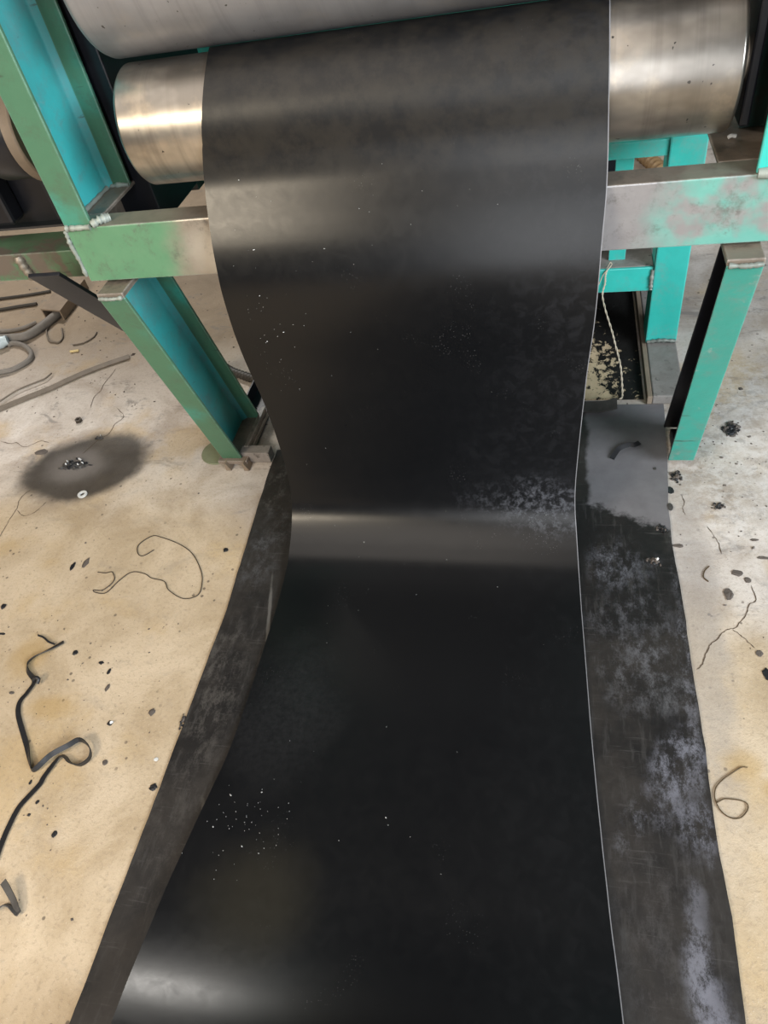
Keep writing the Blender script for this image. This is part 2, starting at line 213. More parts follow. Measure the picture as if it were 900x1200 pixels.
def m_beam():       # green paint at the left end, bare burnished steel beside the sheet, pale turquoise to the right
    t = NT('worn_beam_paint'); x, y, z = t.sep()
    n = t.noise(5, 5, .6); n2 = t.noise(26, 5, .65)
    xs = t.math('ADD', x, t.math('MULTIPLY', t.math('SUBTRACT', n, .5), .30))
    leftp = t.ramp(xs, -.78, -.90); rightp = t.math('MULTIPLY', t.ramp(xs, .12, .24), t.ramp(t.noise(8, 4, .6), .34, .52))
    bare = t.mix(n2, (.24, .20, .155), (.36, .32, .27))
    greyish = t.mix(n2, (.25, .235, .242), (.36, .35, .355))
    bare = t.mix(t.ramp(x, -.2, .0), bare, greyish)
    c = t.mix(leftp, bare, t.mix(n2, (.085, .22, .115), (.13, .27, .15)))
    c = t.mix(rightp, c, t.mix(n2, (.09, .32, .27), (.18, .42, .36)))
    c = t.mix(t.math('MULTIPLY', t.ramp(t.noise(13, 6, .7), .62, .70), .7), c, (.10, .09, .085))
    top = t.math('GREATER_THAN', t.sep(t.n.new('ShaderNodeNewGeometry').outputs['Normal'])[2], .8)
    c = t.mix(t.math('MULTIPLY', top, .85), c, t.mix(n2, (.12, .095, .075), (.23, .19, .15)))
    sheet_glint = t.math('MULTIPLY', t.blob((-.735, 1.40, .80), .055, .05, .05, .25, 16, .7), .7)  # glossy highlight beside the sheet, painted as a lighter spot
    c = t.mix(sheet_glint, c, (.58, .54, .47))
    c = t.mix(t.math('MULTIPLY', t.ramp(t.noise(15, 8, .78), .50, .68), .6), c, (.09, .082, .07))
    c = t.mix(t.math('MULTIPLY', t.edges(.005), .9), c, (.72, .71, .66))
    t.bump(t.noise(90, 5, .6), .2, .001)
    return t.out(c, t.mix(leftp, (.33, .33, .33), (.48, .48, .48)), t.math('MULTIPLY', t.math('SUBTRACT', 1.0, t.math('MAXIMUM', leftp, rightp)), .35))
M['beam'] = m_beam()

def m_steel(name, col, rough, streak_dir=(40, 3, 3), dark=.5, metal=.9):
    t = NT(name); n = t.noise(3, 4, .55, t.mapped((1.2, 2, 2))); s1 = t.noise(1, 6, .65, t.mapped((streak_dir[0], streak_dir[1]*.25, streak_dir[2]*.25)))
    blot = t.noise(9, 5, .6)
    c = t.mix(t.ramp(n, .35, .65), tuple(x*dark for x in col), col)
    c = t.mix(t.math('MULTIPLY', t.ramp(s1, .45, .75), .45), c, tuple(x*dark*.8 for x in col))
    c = t.mix(t.math('MULTIPLY', t.ramp(blot, .55, .7), .35), c, (col[0]*1.1, col[1]*.98, col[2]*.82))
    c = t.mix(t.ramp(t.noise(70, 2, .5), .72, .76), c, (.08, .075, .07))
    r = t.math('ADD', t.math('MULTIPLY', blot, .22), rough-.11)
    t.bump(t.noise(1, 4, .6, t.mapped((160, 14, 14))), .05, .00010)
    return t.out(c, r, metal)
M['roll'] = m_steel('polished_roll_steel', (.60, .55, .49), .32, dark=.40)
M['roll_up'] = m_steel('dull_roll_steel', (.32, .315, .325), .5, dark=.72, metal=.6)
M['shaft'] = m_steel('dirty_shaft_steel', (.42, .36, .29), .5, metal=.4)
M['weld'] = m_steel('weld_metal', (.33, .36, .32), .5, metal=.2)
M['cap'] = m_paint('bare_rusty_plate', (.17, .135, .105), (.24, .19, .15), .5, (.09, .075, .06), .45, 2.2)

def simple(name, col, rough, metal=0.0, var=.3, scale=20, spec=.5, bump=.2):
    t = NT(name); n = t.noise(scale, 5, .6)
    c = t.mix(n, tuple(x*(1-var) for x in col), tuple(min(1, x*(1+var)) for x in col))
    if bump: t.bump(t.noise(scale*5, 4, .6), bump, .001)
    return t.out(c, rough, metal, spec)
M['black_iron'] = simple('near_black_iron', (.012, .013, .018), .35, .2, .6, 12)
M['black_rubber'] = simple('black_rubber_scrap', (.018, .018, .02), .38, 0, .5, 60)
M['grey_rubber'] = simple('dusty_rubber_scrap', (.055, .05, .046), .6, 0, .5, 60)
M['hose_grey'] = simple('dusty_grey_hose', (.20, .18, .16), .7, 0, .35, 25)
M['hose_dark'] = simple('dark_corrugated_hose', (.04, .035, .03), .55, 0, .4, 40)
M['hose_brown'] = simple('brown_corrugated_hose', (.30, .19, .09), .6, 0, .4, 30)
M['rust_bar'] = simple('dusty_flat_steel', (.17, .14, .11), .65, .2, .45, 30)
M['chan_steel'] = simple('dusty_channel_steel', (.26, .20, .145), .7, .1, .35, 20)
M['brown_scrap'] = simple('dusty_brown_grey_scrap', (.10, .082, .07), .75, 0, .5, 60)
M['twine'] = simple('pale_twisted_wire', (.55, .47, .36), .6, 0, .3, 80)
M['wire_dark'] = simple('thin_dark_wire', (.05, .038, .028), .5, .3, .4, 60)
M['wire_rust'] = simple('rusty_thin_wire', (.10, .065, .03), .55, .3, .5, 60)
M['crack'] = simple('crack_gap_dirt', (.10, .075, .055), .95, 0, .4, 80, .1)
M['fitting'] = simple('pale_blue_plastic', (.52, .62, .66), .4, 0, .15, 20)
M['straw'] = simple('straw_coloured_stick', (.75, .6, .3), .6, 0, .15, 60)
M['disc_green'] = simple('faded_green_disc', (.20, .215, .13), .7, 0, .3, 30)
M['beige'] = simple('beige_painted_metal', (.20, .155, .115), .55, .1, .35, 16)
M['white_chip'] = simple('white_metal_chip', (.75, .74, .72), .3, .3, .1, 40)
M['dust'] = simple('pale_rubber_dust', (.6, .6, .58), .7, 0, .3, 80)

def m_floor():
    t = NT('stained_concrete'); x, y, z = t.sep()
    big = t.noise(.9, 5, .6); mid = t.noise(4.2, 6, .62, dist=.5); fine = t.noise(105, 7, .75); grit = t.noise(210, 3, .6)
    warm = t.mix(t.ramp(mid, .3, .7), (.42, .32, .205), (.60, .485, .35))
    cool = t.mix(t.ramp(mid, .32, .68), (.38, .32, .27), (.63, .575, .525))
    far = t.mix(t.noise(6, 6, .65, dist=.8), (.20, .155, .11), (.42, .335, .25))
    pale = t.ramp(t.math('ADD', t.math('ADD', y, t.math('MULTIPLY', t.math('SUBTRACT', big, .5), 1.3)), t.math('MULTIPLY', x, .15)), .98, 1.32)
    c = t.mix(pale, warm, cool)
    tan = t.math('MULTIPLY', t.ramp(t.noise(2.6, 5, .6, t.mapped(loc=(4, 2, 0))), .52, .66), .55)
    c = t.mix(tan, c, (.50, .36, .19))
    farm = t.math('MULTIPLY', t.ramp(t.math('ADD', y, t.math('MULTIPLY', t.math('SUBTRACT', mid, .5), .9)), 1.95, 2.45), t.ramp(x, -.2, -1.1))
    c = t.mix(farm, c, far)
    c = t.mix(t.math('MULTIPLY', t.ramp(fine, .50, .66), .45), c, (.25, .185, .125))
    c = t.mix(t.math('MULTIPLY', t.ramp(grit, .60, .75), .45), c, (.80, .72, .58))
    spk = t.math('MULTIPLY', t.ramp(t.voro(30), .16, .10), t.ramp(t.noise(7, 3, .5), .50, .60))
    c = t.mix(t.math('MULTIPLY', spk, .75), c, (.09, .07, .055))
    scuff = t.math('MULTIPLY', t.ramp(t.noise(7, 8, .75, t.mapped((.8, 1.6, 1)), .8), .54, .66), t.math('MAXIMUM', pale, .25))
    c = t.mix(t.math('MULTIPLY', scuff, .72), c, (.22, .20, .185))
    # whitish dusting behind the right leg
    wd = t.math('MULTIPLY', t.blob((.62, 1.62, 0), .38, .42, 0, .5, 6, .45), t.ramp(t.noise(26, 9, .8, dist=.25), .42, .62))
    c = t.mix(t.math('MULTIPLY', wd, .55), c, (.70, .665, .645))
    wd2 = t.math('MULTIPLY', t.blob((.55, 1.55, 0), .35, .4, 0, .5, 6, .45), t.ramp(t.noise(18, 9, .8, t.mapped(loc=(3, 1, 0)), .3), .52, .62))
    c = t.mix(t.math('MULTIPLY', wd2, .5), c, (.25, .225, .205))
    # oil soaked patch
    sx, sy = PTS['stain']
    oil = t.blob((sx+.015, sy-.005, 0), .222, .165, 0, .17, 7, .17, angle=-.25)
    c = t.mix(t.math('MULTIPLY', oil, .93), c, t.mix(t.noise(24, 5, .6), (.034, .029, .025), (.085, .074, .064)))
    ring = t.blob((PTS['clump'][0], PTS['clump'][1], 0), .10, .075, 0, .2, 14, .5)
    c = t.mix(t.math('MULTIPLY', ring, .5), c, (.30, .27, .25))
    # rubbed rubber grey next to the mat on the right
    rub = t.math('MULTIPLY', t.blob((.345, 1.05, 0), .05, .45, 0, .5, 14, .5), .5)
    c = t.mix(rub, c, (.30, .275, .26))
    # rust marks
    for (rx, ry, a, b_) in ((.385, .70, .035, .03), (.44, .655, .022, .022), (-1.22, .68, .06, .03), (-1.36, .82, .05, .06), (.545, 1.21, .03, .035)):
        c = t.mix(t.math('MULTIPLY', t.blob((rx, ry, 0), a, b_, 0, .4, 20, .6), .45), c, (.40, .25, .07))
    h = t.math('ADD', t.math('MULTIPLY', mid, .6), t.math('ADD', t.math('MULTIPLY', fine, .35), t.math('MULTIPLY', grit, .12)))
    t.bump(h, .55, .006)
    rg = t.mix(oil, (.82, .82, .82), (.42, .42, .42))
    return t.out(c, rg, 0, .3)
M['floor'] = m_floor()

def m_belt():
    t = NT('calendered_black_rubber'); x, y, z = t.sep()
    big = t.noise(3.2, 5, .6); fine = t.noise(34, 6, .68, dist=.6)
    c = t.mix(big, (.0020, .0024, .0032), (.0036, .0040, .0050))
    # bloom: dry dusty mottling, stronger along the right side of the sheet
    rs = t.ramp(t.math('ADD', x, t.math('MULTIPLY', t.math('SUBTRACT', big, .5), .5)), -.28, .10)
    mot = t.math('MULTIPLY', t.ramp(fine, .46, .62), rs)
    c = t.mix(t.math('MULTIPLY', mot, t.ramp(z, .02, .3, .05, .22)), c, (.026, .027, .032))
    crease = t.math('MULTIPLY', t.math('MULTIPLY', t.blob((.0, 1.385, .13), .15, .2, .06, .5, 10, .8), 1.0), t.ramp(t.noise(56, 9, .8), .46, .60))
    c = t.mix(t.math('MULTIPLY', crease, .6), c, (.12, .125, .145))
    lf = t.math('MULTIPLY', t.blob((-.60, .72, 0), .11, .16, 0, .5, 8, .6), t.ramp(t.noise(90, 8, .8), .2, .85))
    c = t.mix(t.math('MULTIPLY', lf, .5), c, (.036, .036, .038))
    roll_reflect = t.math('MULTIPLY', t.ramp(z, .86, 1.0), t.ramp(t.noise(13, 8, .75), .38, .62))  # mottling plus the floor's brown reflection on the roll, painted into the colour
    c = t.mix(t.math('MULTIPLY', roll_reflect, .7), c, (.019, .016, .0125))
    spec = t.math('MULTIPLY', t.ramp(t.voro(190), .14, .08), t.ramp(t.noise(8, 3, .5), .60, .70))
    c = t.mix(t.math('MULTIPLY', spec, .5), c, (.30, .30, .30))
    r = t.math('ADD', t.math('MULTIPLY', fine, .14), t.math('ADD', t.math('MULTIPLY', rs, .05), .235))
    r = t.math('ADD', r, t.math('ADD', t.math('MULTIPLY', crease, .2), t.ramp(z, .93, 1.02, 0, .14)))
    c = t.mix(t.math('MULTIPLY', t.blob((-.55, .32, .02), .10, .10, 0, .35, 7, .7), .5), c, (.030, .026, .017))
    t.bump(t.math('ADD', t.noise(5, 4, .5), t.math('MULTIPLY', fine, .08)), .10, .004)
    return t.out(c, r, 0, .42)
M['belt'] = m_belt()
M['belt_edge'] = simple('cut_edge_glint', (.20, .20, .215), .5, 0, .3, 40)  # pale tone paints the light caught along the cut edge

def m_mat():
    t = NT('worn_rubber_matting'); x, y, z = t.sep()
    n = t.noise(6, 6, .65, dist=.6); fine = t.noise(42, 6, .7, dist=1.0); drag = t.noise(1, 6, .7, t.mapped((60, 9, 1)))
    black = t.mix(fine, (.006, .006, .0065), (.020, .018, .017))
    brownish = t.mix(fine, (.014, .012, .011), (.042, .037, .033))
    right = t.ramp(x, -.3, -.1)
    c = t.mix(t.ramp(t.noise(3, 5, .6, t.mapped(loc=(2, 7, 0))), .40, .58), black, brownish)
    c = t.mix(t.math('MULTIPLY', t.ramp(drag, .52, .66), .40), c, (.055, .052, .05))
    # dry grey bloom covering the right side beyond a ragged edge
    ye = t.math('ADD', t.math('ADD', y, t.math('MULTIPLY', x, .45)), t.math('MULTIPLY', t.math('SUBTRACT', t.noise(16, 6, .7), .5), .16))
    dry = t.math('MULTIPLY', t.ramp(ye, 1.435, 1.475), right)
    dry = t.math('MULTIPLY', dry, t.ramp(t.math('ADD', x, t.math('MULTIPLY', t.math('SUBTRACT', t.noise(12, 4, .6), .5), .05)), .088, .105))
    c = t.mix(t.math('MULTIPLY', dry, .95), c, t.mix(t.noise(18, 6, .65), (.115, .107, .112), (.20, .192, .20)))
    def smear(cx, cy, rx, ry, ang, amt, col=(.14, .143, .165), lo=.40, hi=.58):
        nonlocal c
        k = t.math('MULTIPLY', t.blob((cx, cy, 0), rx, ry, 0, .6, 12, .55, angle=ang), t.ramp(t.noise(26, 10, .85, t.mapped((1, .6, 1))), lo+.06, hi+.06))
        c = t.mix(t.math('MULTIPLY', k, amt), c, col)
    smear(.17, 1.20, .07, .07, .5, .7); smear(.20, 1.02, .10, .10, .2, .5, (.13, .13, .145)); smear(.22, .885, .09, .09, .0, .55, (.14, .14, .15))
    smear(.255, .665, .045, .10, .35, 1.0, (.15, .15, .175), .38, .55); smear(.285, .56, .035, .05, .2, .9, (.14, .14, .165), .38, .55); smear(.17, .56, .02, .05, .5, .7)
    smear(.262, .335, .022, .09, .06, .9, (.18, .18, .21), .32, .5); smear(.285, .22, .025, .08, 0, .8, (.20, .20, .24), .3, .5)
    smear(.30, .85, .012, .30, 0, .5, (.22, .22, .25)); smear(.22, .30, .12, .25, 0, .30, (.08, .075, .075))
    smear(-.80, 1.22, .06, .16, .1, .55, (.10, .10, .105)); smear(-.80, .80, .07, .16, 0, .6, (.085, .078, .072)); smear(-.78, .5, .1, .2, 0, .35, (.08, .072, .066))
    smear(-.85, 1.45, .05, .1, .4, .6, (.12, .115, .11))
    smear(-.72, .985, .004, .12, -.22, .45, (.20, .19, .175), .1, .2); smear(-.70, .44, .006, .06, -.5, .6, (.16, .15, .135), .1, .2); smear(-.80, .76, .05, .2, -.1, .5, (.08, .073, .066))
    wave = t.math('MULTIPLY', t.ramp(t.noise(1, 5, .7, t.mapped((9, 130, 1))), .58, .68), .28)
    c = t.mix(t.math('MULTIPLY', wave, t.math('SUBTRACT', 1.0, dry)), c, (.09, .085, .082))
    t.bump(t.math('ADD', t.math('MULTIPLY', fine, .4), t.math('MULTIPLY', drag, .3)), .35, .0015)
    r = t.math('ADD', t.math('MULTIPLY', fine, .25), t.mix(dry, (.36, .36, .36), (.5, .5, .5)))
    return t.out(c, r, 0, .3)
M['mat'] = m_mat()

def m_crust():
    t = NT('tan_boards_with_black_crust'); n = t.noise(34, 8, .75, t.mapped((1, .8, 1)), .5); x, y, z = t.sep()
    edge = t.math('ADD', n, t.math('ADD', t.ramp(x, .10, .26, 0, .16), t.ramp(y, 2.02, 2.35, -.02, .12)))
    c = t.mix(t.ramp(edge, .52, .56), t.mix(t.noise(30, 4, .6), (.55, .41, .25), (.78, .61, .40)), (.010, .009, .008))
    t.bump(edge, .8, .012)
    return t.out(c, .7, 0, .3)
M['crust'] = m_crust()

def m_base():
    t = NT('dusty_base_steel'); c = t.mix(t.noise(24, 7, .75, dist=.5), (.14, .12, .105), (.40, .365, .34))
    c = t.mix(t.math('MULTIPLY', t.ramp(t.noise(50, 4, .6), .6, .7), .7), c, (.08, .07, .06))
    t.bump(t.noise(80, 5, .6), .4, .002); return t.out(c, .7, .1, .3)
M['base'] = m_base()

# ------------------------------------------------------------------ setting: floor with its cracks
fb = MB(); NX = 48
xs = [-7+13*i/NX for i in range(NX+1)]; ys = [-3+14*i/NX for i in range(NX+1)]
fb.add([(x, y, 0) for y in ys for x in xs], [(j*(NX+1)+i, j*(NX+1)+i+1, (j+1)*(NX+1)+i+1, (j+1)*(NX+1)+i) for j in range(NX) for i in range(NX)])
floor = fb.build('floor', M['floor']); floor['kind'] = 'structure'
for ci, cr in enumerate(CRACKS):
    P = spline([(x, y, 0) for x, y in cr], 4); cb = MB(); vs = []; N = len(P)
    rnd = random.Random(ci)
    for i, p in enumerate(P):
        tdir = (P[min(i+1, N-1)]-P[max(i-1, 0)]).normalized(); nn = Vector((-tdir.y, tdir.x, 0))
        hw = (.00045 if ci else .00055)*(1.2+p.y*.55)*(.5+rnd.random())*(1 if 0 < i < N-1 else .2)
        j = nn*(rnd.random()-.5)*.0022
        vs += [p+j-nn*hw+Vector((0, 0, .0009)), p+j+nn*hw+Vector((0, 0, .0009))]
    cb.add(vs, [(2*i, 2*i+1, 2*i+3, 2*i+2) for i in range(N-1)])
    cb.build('crack', M['crack'], floor)

# ------------------------------------------------------------------ mill frame
FR = thing('mill_frame', 'welded turquoise and green steel frame carrying the two rolls', 'machine frame', (-.33, 1.75, 0))
tk = .010
def cprof(fl, d, t, right=False):
    f = .014
    P = [(0, 0), (fl, 0), (fl, t), (t+f, t), (t, t+f), (t, d-t-f), (t+f, d-t), (fl, d-t), (fl, d), (0, d)]
    return [(-u, v) for u, v in P] if right else P
XL, XR = -1.078, .412
ylean0, ylean1 = 1.562, 1.352           # leg foot / leg top, front face
ZB0, ZB1 = .755, .885                   # beam bottom / top
def weld(parent, pts, r, name='weld_bead', seed=1):
    rn = random.Random(seed); P = spline(pts, 7)
    return MB().tube(P, r, 7, rfun=lambda i: r*(.7+.7*rn.random())).build(name, M['weld'], parent)
# posts
o = MB().extrude(cprof(.068, .222, tk), (XL, 1.401, ZB1), (XL, 1.401, 1.75), (1, 0, 0), (0, 1, 0), faces={3: 1, 4: 1, 5: 1}).build('upright_post', [M['post_left'], M['web']], FR, bevel=.003)
o['label'] = 'left upright channel post, dull green with turquoise web'
weld(o, [(XL+.006, 1.399, ZB1+.001), (XL+.03, 1.396, ZB1+.002), (XL+.066, 1.398, ZB1+.001)], .006, seed=2)
weld(o, [(XL+.07, 1.400, ZB1+.004), (XL+.085, 1.412, ZB1+.008), (XL+.10, 1.43, ZB1+.005)], .009, seed=3)
weld(o, [(XL+.012, 1.61, ZB1+.002), (XL+.04, 1.612, ZB1+.003), (XL+.066, 1.612, ZB1+.002)], .006, seed=4)
weld(o, [(XL+.012, 1.42, ZB1+.003), (XL+.013, 1.50, ZB1+.004), (XL+.012, 1.60, ZB1+.003)], .005, seed=14)
o = MB().extrude(cprof(.070, .222, tk, True), (XR, 1.401, ZB1), (XR, 1.401, 1.75), (1, 0, 0), (0, 1, 0), faces={2: 1, 3: 1, 4: 1, 5: 1, 6: 1, 7: 1}).build('upright_post', [M['turq'], M['dark_green']], FR, bevel=.003)  # inner faces darker than the turquoise outside
o['label'] = 'right upright channel post in bright turquoise'
weld(o, [(XR-.068, 1.399, ZB1+.002), (XR-.03, 1.397, ZB1+.002), (XR, 1.398, ZB1+.001)], .008, seed=5)
MB().tube(spline([(.316, 1.56, .8905), (.322, 1.562, .8925), (.33, 1.564, .8905)], 4), .004, 6).build('weld_spatter', M['dust'], o)
# legs
def leg(x, right, d, k1, mat, label):
    fl = .068
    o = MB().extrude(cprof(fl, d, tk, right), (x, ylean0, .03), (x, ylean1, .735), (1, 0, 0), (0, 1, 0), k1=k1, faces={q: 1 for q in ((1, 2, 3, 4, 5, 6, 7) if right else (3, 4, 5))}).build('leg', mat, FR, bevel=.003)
    o['label'] = label
    x0, x1 = (x-fl, x) if right else (x, x+fl)
    c = MB().box(x0, x1, ylean1, ylean1+d*k1, .735, .748).build('cap_plate', M['cap'], o, bevel=.002)
    weld(o, [(x0+.004, ylean1-.002, .737), ((x0+x1)/2, ylean1-.004, .736), (x1-.004, ylean1-.002, .737)], .005, seed=6 if right else 7)
    return o
leg(-1.044, False, .212, 1.0, [M['post_left'], M['web']], 'left leaning channel leg, dull green outside and turquoise inside')
lr = leg(.380, True, .150, 0.56, [M['post_right'], M['black_iron']], 'right leaning leg in pale turquoise with a black inner side')  # inner faces near black, front flange turquoise
# front beam and side beams
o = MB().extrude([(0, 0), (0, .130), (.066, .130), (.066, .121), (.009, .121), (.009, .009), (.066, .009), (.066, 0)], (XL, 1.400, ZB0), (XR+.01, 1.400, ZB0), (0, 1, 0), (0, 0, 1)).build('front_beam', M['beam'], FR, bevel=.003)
o['label'] = 'horizontal front beam, worn green at left and bare grey behind the sheet'
weld(o, [(XL-.002, 1.402, ZB1-.004), (XL-.004, 1.399, .85), (XL-.002, 1.40, .81), (XL-.003, 1.40, .77)], .005, seed=8)
MB().extrude([(0, 0), (0, .13), (.066, .13), (.066, .121), (.009, .121), (.009, .009), (.066, .009), (.066, 0)], (XL, 1.466, ZB0), (XL, 2.23, ZB0), (1, 0, 0), (0, 0, 1)).build('side_beam', M['cap'], FR, bevel=.003)
MB().extrude([(0, 0), (0, .13), (-.125, .13), (-.125, .121), (-.009, .121), (-.009, .009), (-.066, .009), (-.066, 0)], (XR, 1.466, ZB0), (XR, 2.23, ZB0), (1, 0, 0), (0, 0, 1)).build('side_beam', M['cap'], FR, bevel=.003)
# rear posts, rails
for x0, x1, z0 in ((.288, .384, .035), (-1.078, -.98, .01)):
    o = MB().box(x0, x1, 2.125, 2.225, z0, .755).build('rear_post', M['turq'], FR, bevel=.004)
    rn = random.Random(3)
    weld(o, [(x0+.005, 2.122, z0+.006), ((x0+x1)/2, 2.119, z0+.012), (x1-.004, 2.122, z0+.006)], .006, seed=9)
    MB().box(x0, x1, 2.125, 2.225, .885, 1.6).build('rear_post', M['turq'], FR, bevel=.004)
def rail(z0, z1, y0, y1, name, mat, x0=-.978, x1=.287):
    return MB().box(x0, x1, y0, y1, z0, z1).build(name, mat, FR, bevel=.003)
rail(.222, .302, 2.135, 2.145, 'rear_rail', M['turq'])
o = rail(.292, .302, 2.146, 2.40, 'rail_shelf', M['base']); o['label'] = 'dirt covered top of the low rear rail'
weld(FR, [(.285, 2.133, .295), (.283, 2.131, .26), (.286, 2.133, .23)], .006, seed=10)
rail(.632, .676, 2.135, 2.18, 'rear_rail', M['turq'])
rail(.988, 1.08, 2.135, 2.18, 'rear_rail', M['turq'])
MB().box(.155, .205, 2.19, 2.20, .302, .645).build('rear_plate', M['turq'], FR, bevel=.002)
# diagonal brace and left side beam
MB().extrude([(-.045, 0), (.045, 0), (.045, .01), (-.045, .01)], (-1.252, 1.465, .742), (-1.232, 2.02, .012), (1, 0, 0), (0, .8, .6)).build('diagonal_brace', M['black_iron'], FR, bevel=.001)
o = MB().extrude([(0, 0), (0, .075), (.12, .075), (.12, .066), (.008, .066), (.008, 0)], (-2.1, 1.60, .665), (-1.08, 1.60, .665), (0, 1, 0), (0, 0, 1)).build('outrigger_beam', M['green'], FR, bevel=.002)
o['label'] = 'dull green outrigger beam running left with a brown top'
MB().tube(spline([(-1.41, 1.597, .735), (-1.405, 1.595, .70), (-1.395, 1.597, .67)], 6), .012, 7, rfun=lambda i: .010+.006*((i*7) % 3)/3).build('weld_bead', M['shaft'], o)
# base
MB().box(-.985, -.885, 1.572, 1.61, .004, .045).build('base_rail', M['base'], FR, bevel=.002)
MB().extrude([(0, 0), (.09, 0), (.09, .006), (.006, .006), (.006, .05), (0, .05)], (-1.05, 1.575, .003), (-1.05, 2.9, .003), (1, 0, 0), (0, 0, 1)).build('base_channel', M['black_iron'], FR, bevel=.001)
MB().box(-.975, -.96, 1.60, 1.80, .004, .05).build('base_channel', M['cap'], FR, bevel=.002)
for gx in (-1.03, -.968):
    MB().extrude([(0, 0), (.018, 0), (.006, .03), (.002, .03)], (gx, 1.535, .002), (gx, 1.57, .002), (1, 0, 0), (0, 0, 1)).build('foot_stiffener', M['chan_steel'], FR)
MB().box(-1.055, -.955, 1.548, 1.80, .018, .031).build('foot_plate', M['cap'], FR, bevel=.002)
MB().box(.292, .384, 1.845, 2.90, .002, .034).build('base_channel', M['base'], FR, bevel=.004)
MB().box(.277, .2915, 1.845, 2.9, .002, .032).build('base_edge_strip', M['chan_steel'], FR, bevel=.002)
MB().box(.330, .372, 1.60, 1.70, .001, .030).build('foot_block', M['black_iron'], FR, bevel=.004)
# bearing arms at the roll ends, left one enlarged to darken the gaps
for x0, x1, nm in ((-1.075, -.975, 'bearing_arm'), (.318, .336, 'bearing_arm')):
    MB().box(x0, x1, 1.64 if x0 < 0 else 1.50, 2.45 if x0 < 0 else 2.10, .77 if x0 < 0 else .93, 1.7).build(nm, M['black_iron'], FR, bevel=.004)

# ------------------------------------------------------------------ rolls
C1 = (0, 1.55, 1.03); R1 = .117
C2 = (0, 1.55+.218*(.117+.150+.008), 1.03+.976*(.117+.150+.008)); R2 = .150
RL = thing('lower_roll', 'lower polished steel roll with the black sheet wrapped over it', 'roll', (-.29, C1[1], C1[2]))
MB().lathe([(-.884, R1-.010), (-.881, R1-.004), (-.876, R1), (-.874, R1), (-.6, R1), (0, R1), (.292, R1), (.294, R1), (.298, R1-.003), (.300, R1-.008)], C1, 128).build('barrel', M['roll'], RL)
MB().lathe([(-.925, .030), (-.923, .032), (-.884, .032)], C1, 40).build('journal', M['beige'], RL)
MB().lathe([(.300, .036), (.332, .036)], C1, 40).build('journal', M['shaft'], RL)
RU = thing('upper_roll', 'upper dull grey steel roll above the black sheet', 'roll', (-.3, C2[1], C2[2]))
MB().lathe([(-.905, R2-.012), (-.901, R2-.004), (-.893, R2), (-.889, R2), (-.5, R2), (0, R2), (.356, R2), (.36, R2), (.366, R2-.004)], C2, 128).build('barrel', M['roll_up'], RU)
MB().lathe([(-.972, .045), (-.905, .045)], C2, 40).build('journal', M['shaft'], RU)

# ------------------------------------------------------------------ sheet
b = MB(); th = .0045; NS = len(BELT); NXB = 40
nor = []
for i in range(NS):
    a, c = BELT[max(i-1, 0)], BELT[min(i+1, NS-1)]
    ty, tz = c[2]-a[2], c[3]-a[3]; L = math.hypot(ty, tz); n = (tz/L, -ty/L)
    nor.append(n)
# outer side: away from the roll / up from the floor
def side(i):
    ny, nz = nor[i]; y, z = BELT[i][2], BELT[i][3]
    return ny, nz
top, bot = [], []
for i in range(NS):
    xl, xr, y, z = BELT[i]; ny, nz = side(i)
    for k in range(NXB+1):
        x = xl+(xr-.0018-xl)*k/(NXB-1) if k < NXB else xr
        top.append((x, y+ny*th, z+nz*th)); bot.append((x, y, z))
W1 = NXB+1
b.add(top, [(i*W1+k, i*W1+k+1, (i+1)*W1+k+1, (i+1)*W1+k) for i in range(NS-1) for k in range(NXB-1)], True)
b.add(top, [(i*W1+NXB-1, i*W1+NXB, (i+1)*W1+NXB, (i+1)*W1+NXB-1) for i in range(NS-1)], True, 1)  # narrow top strip carries the painted glint of the right edge
b.add(bot, [(i*W1+k, (i+1)*W1+k, (i+1)*W1+k+1, i*W1+k+1) for i in range(NS-1) for k in range(NXB)], True)
for k in (0, NXB):
    vv = [top[i*W1+k] for i in range(NS)]+[bot[i*W1+k] for i in range(NS)]
    b.add(vv, [(i, i+1, NS+i+1, NS+i) for i in range(NS-1)], False, 1)
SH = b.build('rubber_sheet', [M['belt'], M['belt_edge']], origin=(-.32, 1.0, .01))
tag(SH, 'wide glossy black rubber sheet coming off the roll and along the floor', 'rubber sheet')
dm = MB(); rn = random.Random(5)
def belt_at(u, f):
    i = min(int(u), NS-2); a, c = BELT[i], BELT[i+1]; k = u-i; g = [a[j]+(c[j]-a[j])*k for j in range(4)]; ny, nz = side(i)
    return Vector((g[0]+(g[1]-g[0])*f, g[2]+ny*(th+.0004), g[3]+nz*(th+.0004)))
UA = min(range(NS), key=lambda i: abs(BELT[i][2]-.47)); UB = min(range(30, NS), key=lambda i: abs(BELT[i][3]-.62))
for q in range(150):
    if q < 55: u, f = UA+rn.gauss(0, 2.2), abs(rn.gauss(.13, .06))
    elif q < 90: u, f = UB+rn.gauss(0, 3.5), abs(rn.gauss(.10, .05))
    else: u, f = rn.uniform(20, UA+8), rn.uniform(.04, .96)
    p = belt_at(max(16, min(NS-8, u)), min(f, .96)); s = rn.uniform(.0006, .0014) if q % 14 else .0026
    a = rn.uniform(0, 3)
    vs = [p+Vector((math.cos(a)*s*(2.2 if q % 5 == 0 else 1), math.sin(a)*s, 0)), p+Vector((-math.sin(a)*s*.6, math.cos(a)*s*.6, 0)), p-Vector((math.cos(a)*s, math.sin(a)*s, 0)), p+Vector((math.sin(a)*s*.5, -math.cos(a)*s*.5, 0)), p+Vector((0, -s*.3, s*.6))]
    dm.add(vs, [(0, 1, 4), (1, 2, 4), (2, 3, 4), (3, 0, 4), (0, 3, 2, 1)])
tag(dm.build('rubber_dust', M['dust'], SH), None, None, None, 'stuff')

